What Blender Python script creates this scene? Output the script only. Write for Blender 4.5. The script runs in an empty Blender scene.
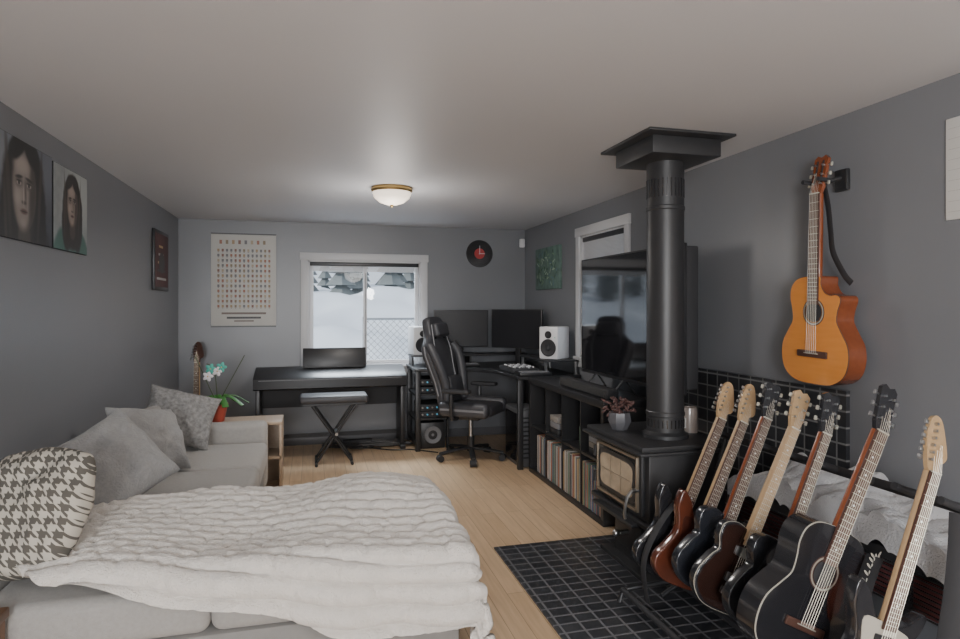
import bpy, bmesh, math, random
from mathutils import Matrix, Vector, noise, Euler
random.seed(7)
XL,XR,YB,YR,ZC=-1.306,2.373,6.8,-2.6,2.345
H=1.455
# ---------------------------------------------------------------- materials
def mat(name,col,rough=.5,metal=0,bump=0,bscale=60,var=0,vscale=4,emit=0,coat=0,sheen=0,spec=.5):
    m=bpy.data.materials.new(name); m.use_nodes=True; nt=m.node_tree; b=nt.nodes['Principled BSDF']
    c=tuple(col)+(1,)
    b.inputs['Base Color'].default_value=c
    b.inputs['Roughness'].default_value=rough; b.inputs['Metallic'].default_value=metal
    b.inputs['Coat Weight'].default_value=coat; b.inputs['Sheen Weight'].default_value=sheen
    b.inputs['Specular IOR Level'].default_value=spec
    if emit:
        b.inputs['Emission Color'].default_value=c; b.inputs['Emission Strength'].default_value=emit
    tc=nt.nodes.new('ShaderNodeTexCoord')
    if var:
        n=nt.nodes.new('ShaderNodeTexNoise'); n.inputs['Scale'].default_value=vscale; n.inputs['Detail'].default_value=4
        nt.links.new(tc.outputs['Object'],n.inputs['Vector'])
        mx=nt.nodes.new('ShaderNodeMix'); mx.data_type='RGBA'
        mx.inputs[6].default_value=tuple(x*(1-var) for x in col)+(1,)
        mx.inputs[7].default_value=tuple(min(1,x*(1+var)) for x in col)+(1,)
        nt.links.new(n.outputs['Fac'],mx.inputs[0]); nt.links.new(mx.outputs[2],b.inputs['Base Color'])
    if bump:
        n=nt.nodes.new('ShaderNodeTexNoise'); n.inputs['Scale'].default_value=bscale; n.inputs['Detail'].default_value=3
        nt.links.new(tc.outputs['Object'],n.inputs['Vector'])
        bp=nt.nodes.new('ShaderNodeBump'); bp.inputs['Strength'].default_value=bump; bp.inputs['Distance'].default_value=.01
        nt.links.new(n.outputs['Fac'],bp.inputs['Height']); nt.links.new(bp.outputs['Normal'],b.inputs['Normal'])
    return m
def nmath(nt,op,a,b=None,c=None):
    n=nt.nodes.new('ShaderNodeMath'); n.operation=op
    for i,x in enumerate((a,b,c)):
        if x is None: continue
        if isinstance(x,(int,float)): n.inputs[i].default_value=x
        else: nt.links.new(x,n.inputs[i])
    return n.outputs[0]
def brickmat(name,c1,c2,cm,w,h,mortar,rough,off=.5,plane='XY',bump=.2,grain=False,spec=.5):
    m=bpy.data.materials.new(name); m.use_nodes=True; nt=m.node_tree; b=nt.nodes['Principled BSDF']
    tc=nt.nodes.new('ShaderNodeTexCoord'); sp=nt.nodes.new('ShaderNodeSeparateXYZ'); cb=nt.nodes.new('ShaderNodeCombineXYZ')
    nt.links.new(tc.outputs['Object'],sp.inputs[0])
    ax={'XY':(0,1),'YX':(1,0),'YZ':(1,2)}[plane]
    nt.links.new(sp.outputs[ax[0]],cb.inputs[0]); nt.links.new(sp.outputs[ax[1]],cb.inputs[1])
    br=nt.nodes.new('ShaderNodeTexBrick'); br.offset=off; br.inputs['Scale'].default_value=1
    br.inputs['Brick Width'].default_value=w; br.inputs['Row Height'].default_value=h
    br.inputs['Mortar Size'].default_value=mortar; br.inputs['Mortar Smooth'].default_value=.1; br.inputs['Bias'].default_value=0
    br.inputs['Color1'].default_value=c1+(1,); br.inputs['Color2'].default_value=c2+(1,); br.inputs['Mortar'].default_value=cm+(1,)
    nt.links.new(cb.outputs[0],br.inputs['Vector'])
    out=br.outputs['Color']
    if grain:
        mp=nt.nodes.new('ShaderNodeMapping'); mp.inputs['Scale'].default_value=(1.2,14,1)
        nt.links.new(cb.outputs[0],mp.inputs[0])
        n=nt.nodes.new('ShaderNodeTexNoise'); n.inputs['Scale'].default_value=3; n.inputs['Detail'].default_value=6
        nt.links.new(mp.outputs[0],n.inputs['Vector'])
        mx=nt.nodes.new('ShaderNodeMix'); mx.data_type='RGBA'; mx.blend_type='MULTIPLY'; mx.inputs[0].default_value=.5
        rp=nt.nodes.new('ShaderNodeValToRGB'); rp.color_ramp.elements[0].position=.3; rp.color_ramp.elements[1].position=.7
        rp.color_ramp.elements[0].color=(.66,.60,.53,1)
        nt.links.new(n.outputs['Fac'],rp.inputs[0]); nt.links.new(out,mx.inputs[6]); nt.links.new(rp.outputs[0],mx.inputs[7])
        out=mx.outputs[2]
    nt.links.new(out,b.inputs['Base Color']); b.inputs['Roughness'].default_value=rough; b.inputs['Specular IOR Level'].default_value=spec
    bp=nt.nodes.new('ShaderNodeBump'); bp.inputs['Strength'].default_value=bump; bp.inputs['Distance'].default_value=.003; bp.invert=True
    nt.links.new(br.outputs['Fac'],bp.inputs['Height']); nt.links.new(bp.outputs['Normal'],b.inputs['Normal'])
    return m
def hound():
    m=bpy.data.materials.new('houndstooth_fabric'); m.use_nodes=True; nt=m.node_tree; b=nt.nodes['Principled BSDF']
    tc=nt.nodes.new('ShaderNodeTexCoord'); sp=nt.nodes.new('ShaderNodeSeparateXYZ'); nt.links.new(tc.outputs['Object'],sp.inputs[0])
    x=nmath(nt,'MULTIPLY',sp.outputs[0],8/.046); y=nmath(nt,'MULTIPLY',sp.outputs[1],8/.046)
    wa=nmath(nt,'LESS_THAN',nmath(nt,'FRACT',nmath(nt,'DIVIDE',x,8)),.5)
    we=nmath(nt,'LESS_THAN',nmath(nt,'FRACT',nmath(nt,'DIVIDE',y,8)),.5)
    se=nmath(nt,'LESS_THAN',nmath(nt,'FRACT',nmath(nt,'DIVIDE',nmath(nt,'ADD',x,y),4)),.5)
    r=nmath(nt,'ADD',nmath(nt,'MULTIPLY',se,wa),nmath(nt,'MULTIPLY',nmath(nt,'SUBTRACT',1,se),we))
    mx=nt.nodes.new('ShaderNodeMix'); mx.data_type='RGBA'
    mx.inputs[6].default_value=(.11,.10,.085,1); mx.inputs[7].default_value=(.52,.48,.41,1)
    nt.links.new(r,mx.inputs[0]); nt.links.new(mx.outputs[2],b.inputs['Base Color']); b.inputs['Roughness'].default_value=.9
    return m
def woodmat(name,c1,c2,rough=.4,scale=8,coat=0):
    m=bpy.data.materials.new(name); m.use_nodes=True; nt=m.node_tree; b=nt.nodes['Principled BSDF']
    tc=nt.nodes.new('ShaderNodeTexCoord'); mp=nt.nodes.new('ShaderNodeMapping'); mp.inputs['Scale'].default_value=(6,.8,6)
    nt.links.new(tc.outputs['Object'],mp.inputs[0])
    n=nt.nodes.new('ShaderNodeTexNoise'); n.inputs['Scale'].default_value=scale; n.inputs['Detail'].default_value=6
    nt.links.new(mp.outputs[0],n.inputs['Vector'])
    mx=nt.nodes.new('ShaderNodeMix'); mx.data_type='RGBA'; mx.inputs[6].default_value=c1+(1,); mx.inputs[7].default_value=c2+(1,)
    nt.links.new(n.outputs['Fac'],mx.inputs[0]); nt.links.new(mx.outputs[2],b.inputs['Base Color'])
    b.inputs['Roughness'].default_value=rough; b.inputs['Coat Weight'].default_value=coat
    return m
def glassmat(name):
    m=bpy.data.materials.new(name); m.use_nodes=True; nt=m.node_tree; nt.nodes.clear()
    o=nt.nodes.new('ShaderNodeOutputMaterial'); t=nt.nodes.new('ShaderNodeBsdfTransparent'); g=nt.nodes.new('ShaderNodeBsdfGlossy')
    g.inputs['Roughness'].default_value=.02; mx=nt.nodes.new('ShaderNodeMixShader'); mx.inputs[0].default_value=.015
    t.inputs[0].default_value=(.96,.98,.99,1)
    nt.links.new(t.outputs[0],mx.inputs[1]); nt.links.new(g.outputs[0],mx.inputs[2]); nt.links.new(mx.outputs[0],o.inputs[0]); return m
def printmat(name,bg,blobs,nz=.25,nsc=14):
    """a printed photographic picture: soft elliptical patches in the sheet's own coordinates"""
    m=bpy.data.materials.new(name); m.use_nodes=True; nt=m.node_tree; b=nt.nodes['Principled BSDF']
    tc=nt.nodes.new('ShaderNodeTexCoord'); n=nt.nodes.new('ShaderNodeTexNoise'); n.inputs['Scale'].default_value=nsc; n.inputs['Detail'].default_value=6
    nt.links.new(tc.outputs['Object'],n.inputs['Vector'])
    nf=nmath(nt,'MULTIPLY',nmath(nt,'SUBTRACT',n.outputs['Fac'],.5),nz*2)
    mx=nt.nodes.new('ShaderNodeMix'); mx.data_type='RGBA'; mx.inputs[6].default_value=tuple(v*.6 for v in bg)+(1,); mx.inputs[7].default_value=tuple(v*1.4 for v in bg)+(1,)
    nt.links.new(n.outputs['Fac'],mx.inputs[0]); cur=mx.outputs[2]
    for (cx,cy,rx,ry,rot,soft,nw,col) in blobs:
        mp=nt.nodes.new('ShaderNodeMapping'); mp.vector_type='TEXTURE'
        mp.inputs['Location'].default_value=(cx,cy,0); mp.inputs['Rotation'].default_value=(0,0,math.radians(rot)); mp.inputs['Scale'].default_value=(rx,ry,1e4)
        nt.links.new(tc.outputs['Object'],mp.inputs[0])
        ln=nt.nodes.new('ShaderNodeVectorMath'); ln.operation='LENGTH'; nt.links.new(mp.outputs[0],ln.inputs[0])
        d=nmath(nt,'ADD',ln.outputs['Value'],nmath(nt,'MULTIPLY',nf,nw))
        mr=nt.nodes.new('ShaderNodeMapRange'); mr.interpolation_type='SMOOTHSTEP'
        mr.inputs[1].default_value=1-soft; mr.inputs[2].default_value=1+soft; mr.inputs[3].default_value=1; mr.inputs[4].default_value=0
        nt.links.new(d,mr.inputs[0])
        q=nt.nodes.new('ShaderNodeMix'); q.data_type='RGBA'; nt.links.new(mr.outputs[0],q.inputs[0]); nt.links.new(cur,q.inputs[6]); q.inputs[7].default_value=tuple(col)+(1,)
        cur=q.outputs[2]
    nt.links.new(cur,b.inputs['Base Color']); b.inputs['Roughness'].default_value=.4
    return m
M_wall=mat('wall_paint_grey',(.185,.190,.204),.34,var=.08,vscale=1.3,bump=.05,bscale=120)
M_ceil=mat('ceiling_paint',(.60,.61,.64),.5,var=.03,vscale=1.2,bump=.04,bscale=30)
M_floor=brickmat('maple_laminate',(.74,.54,.35),(.65,.46,.285),(.40,.27,.16),1.2,.095,.0018,.30,plane='YX',grain=True,bump=.12)
M_tile=brickmat('black_hearth_tile',(.03,.032,.037),(.045,.048,.054),(.17,.17,.18),.098,.075,.0055,.3,off=0,plane='XY',bump=.5)
M_tilew=brickmat('black_wall_tile',(.03,.031,.035),(.045,.047,.052),(.20,.20,.20),.098,.075,.0045,.3,off=0,plane='YZ',bump=.5)
M_white=mat('white_trim',(.60,.60,.61),.4)
M_whitep=mat('white_plastic',(.70,.70,.71),.35)
M_base=mat('baseboard_grey',(.12,.12,.13),.45)
M_blk=mat('black_satin',(.025,.025,.027),.38)
M_blkm=mat('black_matte',(.030,.030,.033),.7)
M_blkg=mat('black_gloss',(.014,.014,.016),.14,coat=.5)
M_screen=mat('tv_screen_glass',(.010,.010,.012),.06,spec=.8)
M_mon=mat('monitor_matte_panel',(.020,.020,.023),.35,spec=.4)
M_iron=mat('cast_iron_black',(.028,.028,.030),.45,bump=.15,bscale=200)
M_pipe=mat('stovepipe_black',(.030,.030,.032),.42)
M_leath=mat('black_leatherette',(.050,.050,.056),.45,bump=.1,bscale=250)
M_gtrim=mat('grey_leatherette',(.19,.19,.20),.5)
M_metal=mat('brushed_metal',(.5,.5,.5),.3,metal=1)
M_gold=mat('brass',(.6,.42,.18),.35,metal=1)
M_sofa=mat('sofa_greige_fabric',(.37,.355,.335),.95,bump=.4,bscale=350,var=.12,vscale=70,sheen=.2)
M_sofad=mat('sofa_base_fabric',(.27,.26,.245),.95,bump=.4,bscale=350,var=.07,vscale=30)
M_pill=mat('grey_pillow_fabric',(.33,.325,.32),.95,bump=.7,bscale=110,var=.18,vscale=60,sheen=.2)
M_pillp=mat('patterned_pillow_fabric',(.25,.245,.24),.95,bump=.5,bscale=100,var=.75,vscale=45)
M_fur=mat('faux_fur_cream',(.82,.765,.70),.95,bump=1,bscale=170,var=.10,vscale=25,sheen=.4)
M_fur2=mat('white_fleece',(.52,.52,.53),.95,bump=.8,bscale=120,var=.08,vscale=25,sheen=.4)
M_hound=hound()
M_woodb=woodmat('brown_wood',(.12,.06,.03),(.25,.13,.07))
M_woodl=woodmat('light_wood_box',(.36,.26,.18),(.48,.37,.27))
M_spruce=woodmat('orange_spruce_top',(.66,.235,.045),(.80,.32,.075),.25,coat=.5)
M_mahog=woodmat('mahogany_side',(.17,.04,.015),(.26,.07,.022),.25,coat=.6)
M_rose=woodmat('rosewood_board',(.055,.026,.019),(.10,.047,.034),.45)
M_maple=woodmat('maple_neck',(.40,.26,.13),(.48,.33,.19),.35)
M_bone=mat('fret_nickel',(.6,.58,.5),.35,metal=.6)
M_string=mat('string_steel',(.55,.5,.42),.35,metal=.8)
M_glass=glassmat('window_glass')
M_snow=mat('snow',(.80,.84,.90),.9,var=.12,vscale=1.2,bump=.8,bscale=4)
M_tree=mat('conifer_green',(.20,.22,.22),.9,var=.4,vscale=2)
M_bark=mat('tree_bark',(.20,.19,.18),.9)
M_galv=mat('galvanised_wire',(.28,.29,.30),.5,metal=.3)
M_terra=mat('red_pot',(.5,.09,.06),.5)
M_leaf=mat('orchid_leaf',(.05,.20,.035),.4)
M_teal=mat('teal_petal',(.08,.42,.34),.5)
M_pet=mat('white_petal',(.75,.70,.72),.5)
M_stem=mat('dark_stem',(.06,.08,.04),.6)
# ---------------------------------------------------------------- builder
def T(x,y,z): return Matrix.Translation((x,y,z))
def Rx(a): return Matrix.Rotation(math.radians(a),4,'X')
def Ry(a): return Matrix.Rotation(math.radians(a),4,'Y')
def Rz(a): return Matrix.Rotation(math.radians(a),4,'Z')
def cols(x,y,z,o=(0,0,0)):
    return Matrix(((x[0],y[0],z[0],o[0]),(x[1],y[1],z[1],o[1]),(x[2],y[2],z[2],o[2]),(0,0,0,1)))
def F_back(o): return cols((1,0,0),(0,0,1),(0,-1,0),o)
def F_left(o): return cols((0,1,0),(0,0,1),(1,0,0),o)
def F_right(o): return cols((0,-1,0),(0,0,1),(-1,0,0),o)
def catmull(p,n=8,closed=True):
    out=[];N=len(p);D=len(p[0])
    for i in range(N if closed else N-1):
        a,b,c,d=[p[(i+k-1)%N] if closed else p[min(max(i+k-1,0),N-1)] for k in range(4)]
        for j in range(n):
            t=j/n
            out.append(tuple(.5*((2*b[k])+(-a[k]+c[k])*t+(2*a[k]-5*b[k]+4*c[k]-d[k])*t*t+(-a[k]+3*b[k]-3*c[k]+d[k])*t**3) for k in range(D)))
    if not closed: out.append(tuple(p[-1]))
    return out
class B:
    def __init__(s,name,base=None): s.name=name; s.bm=bmesh.new(); s.mats=[]; s.base=base
    def mi(s,m):
        if m not in s.mats: s.mats.append(m)
        return s.mats.index(m)
    def merge(s,t,m,M=None):
        if s.base is not None: M=s.base@M if M is not None else s.base
        if M is not None: bmesh.ops.transform(t,matrix=M,verts=t.verts)
        i=s.mi(m)
        for f in t.faces: f.material_index=i; f.smooth=True
        me=bpy.data.meshes.new('tmp'); t.to_mesh(me); t.free(); s.bm.from_mesh(me); bpy.data.meshes.remove(me)
        return s
    def box(s,c,d,m,bev=0,M=None,seg=2,rot=None):
        t=bmesh.new(); bmesh.ops.create_cube(t,size=1)
        bmesh.ops.scale(t,vec=d,verts=t.verts)
        if bev>0: bmesh.ops.bevel(t,geom=list(t.edges),offset=min(bev,min(d)*.49),segments=seg,affect='EDGES',profile=.5)
        X=T(*c)
        if rot is not None: X=X@rot
        return s.merge(t,m,(M@X) if M is not None else X)
    def b2(s,x0,x1,y0,y1,z0,z1,m,bev=0,M=None,seg=2):
        return s.box(((x0+x1)/2,(y0+y1)/2,(z0+z1)/2),(abs(x1-x0),abs(y1-y0),abs(z1-z0)),m,bev,M,seg)
    def cyl(s,p1,p2,r,m,r2=None,seg=20,M=None):
        p1=Vector(p1);p2=Vector(p2);d=p2-p1;L=d.length
        t=bmesh.new(); bmesh.ops.create_cone(t,cap_ends=True,segments=seg,radius1=r,radius2=r if r2 is None else r2,depth=L)
        X=Matrix.Translation((p1+p2)/2)@d.to_track_quat('Z','Y').to_matrix().to_4x4()
        return s.merge(t,m,(M@X) if M is not None else X)
    def sph(s,c,d,m,M=None,seg=20,rot=None):
        t=bmesh.new(); bmesh.ops.create_uvsphere(t,u_segments=seg,v_segments=max(8,seg//2),radius=1)
        bmesh.ops.scale(t,vec=d,verts=t.verts); X=T(*c)
        if rot is not None: X=X@rot
        return s.merge(t,m,(M@X) if M is not None else X)
    def lathe(s,prof,c,m,seg=28,M=None,rot=None):
        t=bmesh.new(); rings=[]
        for r,z in prof:
            rings.append([t.verts.new((max(r,1e-4)*math.cos(2*math.pi*k/seg),max(r,1e-4)*math.sin(2*math.pi*k/seg),z)) for k in range(seg)])
        for a,b in zip(rings,rings[1:]):
            for k in range(seg): t.faces.new((a[k],a[(k+1)%seg],b[(k+1)%seg],b[k]))
        bmesh.ops.recalc_face_normals(t,faces=t.faces)
        X=T(*c)
        if rot is not None: X=X@rot
        return s.merge(t,m,(M@X) if M is not None else X)
    def tube(s,pts,r,m,seg=8,M=None,flat=None):
        pts=[Vector(p) for p in pts]; t=bmesh.new(); rings=[]; up=Vector((0,0,1)); prev=None
        for i,p in enumerate(pts):
            d=(pts[min(i+1,len(pts)-1)]-pts[max(i-1,0)]).normalized()
            if prev is None:
                a=d.cross(up)
                if a.length<.1: a=d.cross(Vector((1,0,0)))
                a.normalize()
            else: a=(prev-d*prev.dot(d)).normalized()
            prev=a; b=d.cross(a)
            ra,rb=(r,r) if flat is None else flat
            rings.append([t.verts.new(p+a*math.cos(2*math.pi*k/seg)*ra+b*math.sin(2*math.pi*k/seg)*rb) for k in range(seg)])
        for a,b in zip(rings,rings[1:]):
            for k in range(seg): t.faces.new((a[k],a[(k+1)%seg],b[(k+1)%seg],b[k]))
        t.faces.new(rings[0]); t.faces.new(rings[-1]); bmesh.ops.recalc_face_normals(t,faces=t.faces)
        return s.merge(t,m,M)
    def prism(s,pts,z0,z1,m,M=None,bev=0):
        t=bmesh.new(); a=[t.verts.new((p[0],p[1],z0)) for p in pts]; f=t.faces.new(a)
        r=bmesh.ops.extrude_face_region(t,geom=[f]); vs=[e for e in r['geom'] if isinstance(e,bmesh.types.BMVert)]
        bmesh.ops.translate(t,vec=(0,0,z1-z0),verts=vs); bmesh.ops.recalc_face_normals(t,faces=t.faces)
        if bev>0:
            ed=[e for e in t.edges if len(e.link_faces)==2 and e.calc_face_angle(0)>1.0 and abs(e.verts[0].co.z-e.verts[1].co.z)<1e-5]
            bmesh.ops.bevel(t,geom=ed,offset=bev,segments=3,affect='EDGES',profile=.5)
        return s.merge(t,m,M)
    def disc(s,c,rx,ry,m,M=None,n=24,z=0.0):
        return s.prism([(c[0]+rx*math.cos(2*math.pi*k/n),c[1]+ry*math.sin(2*math.pi*k/n)) for k in range(n)],z,z+.0006,m,M)
    def surf(s,fn,nu,nv,m,M=None):
        t=bmesh.new(); g=[[t.verts.new(fn(i/nu,j/nv)) for j in range(nv+1)] for i in range(nu+1)]
        for i in range(nu):
            for j in range(nv): t.faces.new((g[i][j],g[i+1][j],g[i+1][j+1],g[i][j+1]))
        return s.merge(t,m,M)
    def done(s,M=None,ang=38):
        me=bpy.data.meshes.new(s.name); s.bm.to_mesh(me); s.bm.free()
        for m in s.mats: me.materials.append(m)
        me.set_sharp_from_angle(angle=math.radians(ang))
        o=bpy.data.objects.new(s.name,me); bpy.context.collection.objects.link(o)
        if M is not None: o.matrix_world=M
        return o
# ---------------------------------------------------------------- room
def wall_open(name,axis,pos,th,a0,a1,hole,m):
    b=B(name); h0,h1,z0,z1=hole
    def seg(p,q,r,t_):
        if axis=='Y': b.b2(p,q,pos,pos+th,r,t_,m)
        else: b.b2(pos,pos+th,p,q,r,t_,m)
    seg(a0,h0,0,ZC); seg(h1,a1,0,ZC); seg(h0,h1,0,z0); seg(h0,h1,z1,ZC); return b.done()
BW=(-.05,1.15,.82,1.95); RW=(4.40,5.25,1.0,2.10)
wall_open('wall_back','Y',YB,.14,XL-.14,XR+.14,BW,M_wall)
wall_open('wall_right','X',XR,.14,YR,YB,RW,M_wall)
wall_open('wall_front','Y',YR-.14,.14,XL-.14,XR+.14,(-1.2,-.1,.75,2.15),M_wall)
B('wall_left').b2(XL-.14,XL,YR,YB,0,ZC,M_wall).done()
B('floor').b2(XL-.14,XR+.14,YR-.14,YB+.14,-.1,0,M_floor).done()
B('ceiling').b2(XL-.14,XR+.14,YR-.14,YB+.14,ZC,ZC+.1,M_ceil).done()
B('baseboard_back').b2(XL,XR,YB-.015,YB,0,.09,M_base,.003).done()
B('baseboard_left').b2(XL,XL+.015,YR,YB-.015,0,.09,M_base,.003).done()
B('baseboard_right').b2(XR-.015,XR,3.74,YB-.015,0,.09,M_base,.003).done()
def window(name,F,w,h,blind=.12,mull=True):
    b=B(name); c=.075
    b.b2(-c,0,-c,h+c,0,.022,M_white,.004,F); b.b2(w,w+c,-c,h+c,0,.022,M_white,.004,F)
    b.b2(-c-.01,w+c+.01,h,h+c+.005,0,.026,M_white,.004,F); b.b2(-c-.02,w+c+.02,-.03,.0,-.02,.04,M_white,.004,F)
    b.b2(-c,w+c,-c-.02,-.03,0,.022,M_white,.004,F)
    b.b2(0,.015,0,h,-.13,0,M_white,0,F); b.b2(w-.015,w,0,h,-.13,0,M_white,0,F); b.b2(0,w,0,.015,-.13,0,M_white,0,F); b.b2(0,w,h-.015,h,-.13,0,M_white,0,F)
    for x0,x1,z in (((.015,w/2+.02,-.09),(w/2-.02,w-.015,-.07)) if mull else ((.015,w-.015,-.08),)):
        f=.04
        b.b2(x0,x0+f,.015,h-.015,z-.015,z+.015,M_whitep,.003,F); b.b2(x1-f,x1,.015,h-.015,z-.015,z+.015,M_whitep,.003,F)
        b.b2(x0+f,x1-f,.015,.015+f,z-.015,z+.015,M_whitep,.003,F); b.b2(x0+f,x1-f,h-.015-f,h-.015,z-.015,z+.015,M_whitep,.003,F)
        b.b2(x0+f,x1-f,.055,h-.055,z-.002,z+.002,M_glass,0,F)
    if blind:
        b.b2(.02,w-.02,h-.055,h-.01,-.05,-.005,M_blk,.006,F)
        n=int(blind/.012)
        for k in range(n): b.b2(.025,w-.025,h-.065-k*.012,h-.058-k*.012,-.045,-.01,M_whitep,0,F)
        b.tube([F@Vector((w*.5,h-.07-n*.012,-.02)),F@Vector((w*.5,.12,-.02))],.0018,M_blk,6)
    return b.done()
window('window_1',F_back((BW[0],YB,BW[2])),BW[1]-BW[0],BW[3]-BW[2],.06)
window('window_2',F_right((XR,RW[1],RW[2])),RW[1]-RW[0],RW[3]-RW[2],.35)
window('added_fill_window',cols((-1,0,0),(0,0,1),(0,1,0),(-.1,YR,.75)),1.1,1.40,0)  # unseen window, added behind the camera to go with the fill light
# ---------------------------------------------------------------- outside
def snowf(u,v):
    x=-14+u*34; y=7.0+v*22
    z=.05+1.35*min(1,max(0,(y-7.2)/9))**1.1+.38*noise.noise(Vector((x*.45,y*.45,0)))+.16*noise.noise(Vector((x*1.4,y*1.4,4)))+.06*(y-12 if y>12 else 0)
    return (x,y,z)
B('snow_bank').surf(snowf,130,110,M_snow).done()
B('snow_field').surf(lambda u,v:(2.7+u*14,-3+v*9.8,-.2+.6*u+.1*noise.noise(Vector((u*5,v*7,1)))),20,20,M_snow).done()
b=B('conifer_trees')
for k in range(60):
    x=-9+k*.42+random.uniform(-.3,.3); y=19+random.uniform(-2,6); h=random.uniform(1.6,4.6); z0=1.5
    b.cyl((x,y,z0-.3),(x,y,z0+h*.95),.04,M_bark,r2=.015,seg=8)
    for j in range(9):
        q=j/9; b.cyl((x,y,z0+.2+h*q*.85),(x,y,z0+.2+h*(q*.85+.13)),(1-q)*h*.12+.04,M_tree,r2=.03,seg=7)
b.done()
b=B('chain_link_fence')
fy=9.2; fx0,fx1=.72,3.2; z0,z1=.25,1.28
for x in (fx0,1.9,fx1): b.cyl((x,fy,z0-.2),(x,fy,z1+.03),.022,M_galv,seg=10)
b.cyl((fx0,fy,z1),(fx1,fy,z1),.016,M_galv,seg=8)
s=.095;hh=z1-z0
x=fx0-hh
while x<fx1:
    for sg in (1,-1):
        xa=x if sg==1 else x+hh
        if sg==1:
            ta=max(0,(fx0-xa)/hh); tb=min(1,(fx1-xa)/hh)
            if tb>ta: b.cyl((xa+hh*ta,fy,z0+hh*ta),(xa+hh*tb,fy,z0+hh*tb),.0035,M_galv,seg=4)
        else:
            ta=max(0,(xa-fx1)/hh); tb=min(1,(xa-fx0)/hh)
            if tb>ta: b.cyl((xa-hh*ta,fy+.01,z0+hh*ta),(xa-hh*tb,fy+.01,z0+hh*tb),.0035,M_galv,seg=4)
    x+=s
b.done()
# ---------------------------------------------------------------- wall art
M_paper=mat('poster_paper',(.56,.55,.52),.5)
SK2=mat('print_brown',(.14,.10,.085),.45)
DK=mat('print_dark',(.03,.028,.03),.45); LT=mat('print_light',(.45,.44,.42),.45)
def face(cx,cy,r,sk,sh,hair,hl):
    L=[]
    a=lambda x,y,rx,ry,rot,so,nw,c: L.append((cx+x*r,cy+y*r,rx*r,ry*r,rot,so,nw,c))
    m=lambda c,k: tuple(v*k for v in c)
    a(0,-.35,1.22,1.75,0,.08,.5,hair); a(-.75,-1.1,.5,1.1,8,.15,.6,hair); a(.75,-1.1,.5,1.1,-8,.15,.6,hair)
    a(-.85,.1,.10,1.1,6,.6,.5,hl); a(.88,0,.08,1.1,-6,.6,.5,hl); a(-.98,-.6,.07,.9,4,.6,.5,hl)
    a(0,-1.15,.34,.45,0,.2,.1,m(sh,.7)); a(.02,.0,.64,.98,0,.06,.1,sh); a(0,-.45,.46,.58,0,.12,.1,sh)
    a(-.12,.05,.46,.86,0,.35,.1,sk); a(-.06,-.55,.30,.36,0,.5,.1,sk)
    a(-.12,.58,.36,.18,0,.7,.1,m(sk,1.3)); a(-.34,-.2,.15,.16,0,.9,.1,m(sk,1.3)); a(-.05,-.78,.12,.09,0,.9,.1,m(sk,1.15))
    a(.44,-.1,.16,.7,-4,.7,.1,m(sh,.7))
    for sx in(-.29,.25):
        a(sx,.17,.18,.12,0,.8,.1,m(sh,.9)); a(sx,.29,.19,.04,-7*(1 if sx>0 else -1),.5,.2,m(hair,1.5)); a(sx,.14,.115,.05,0,.4,0,m(sk,1.3)); a(sx,.145,.055,.052,0,.3,0,hair); a(sx,.19,.125,.02,0,.5,0,hair)
    a(.06,-.05,.05,.28,4,.9,0,m(sh,1.1)); a(-.02,-.30,.12,.045,0,.7,0,m(sh,.6)); a(-.04,-.15,.03,.18,0,.9,0,m(sk,1.45))
    a(-.02,-.52,.18,.065,0,.5,0,(sh[0]*1.3,sh[1]*.8,sh[2]*.8)); a(-.02,-.52,.18,.014,0,.6,0,m(sh,.2))
    a(-.36,1.02,.52,.28,34,.2,.5,hair); a(.40,1.0,.5,.32,-38,.2,.5,hair)
    return L
def poster(name,F,w,h,m,edge=M_blkm):
    b=B(name); b.b2(0,w,0,h,0,.010,edge); b.b2(.002,w-.002,.002,h-.002,.010,.0112,m); return b.done(M=F)
sk=(.28,.24,.215);sh=(.085,.07,.06);hr=(.014,.012,.011)
poster('portrait_poster',F_left((XL+.003,3.0,1.76)),.64,.46,printmat('print_man_dark',(.05,.055,.07),[(.1,.42,.35,.18,10,.6,.6,(.20,.22,.25)),(.60,.42,.2,.2,0,.6,.8,(.14,.15,.18)),(.3,-.02,.34,.15,0,.12,.4,(.02,.018,.024))]+face(.325,.235,.19,sk,sh,hr,(.05,.04,.032))))
poster('portrait_poster',F_left((XL+.003,3.66,1.76)),.49,.45,printmat('print_man_green',(.26,.28,.28),[(.4,.35,.2,.2,0,.7,.4,(.40,.42,.41)),(.25,-.02,.26,.17,0,.08,.2,(.05,.13,.11)),(.25,.05,.05,.1,0,.4,.2,(.08,.17,.145))]+face(.26,.26,.12,(.30,.235,.195),(.10,.072,.058),(.022,.016,.013),(.06,.042,.03))))
b=B('framed_concert_poster'); F=F_left((XL+.002,5.73,1.60)); b.b2(0,.53,0,.52,0,.02,M_blk,.004,F); b.b2(.03,.5,.03,.49,.018,.021,mat('print_red',(.08,.02,.018),.5,var=.5,vscale=8),0,F)
for k in range(5): b.b2(.08+.02*k,.42-.03*k,.09+k*.07,.11+k*.07,.021,.0215,[LT,DK,M_gold,LT,M_gold][k],0,F)
b.disc((.26,.24),.11,.09,DK,F,z=.0212)
b.done()
b=B('mug_chart_poster'); F=F_back((-1.0,YB-.003,1.25)); b.b2(0,.63,0,.96,0,.012,M_paper,.002,F)
b.b2(0,.63,.0,.012,.012,.02,M_blk,0,F); b.b2(0,.63,.948,.96,.012,.02,M_blk,0,F)
pc=[mat('chart_%d'%i,c,.5) for i,c in enumerate([(.32,.14,.09),(.25,.19,.12),(.36,.25,.14),(.22,.11,.08),(.16,.16,.17),(.42,.34,.24)])]
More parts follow.
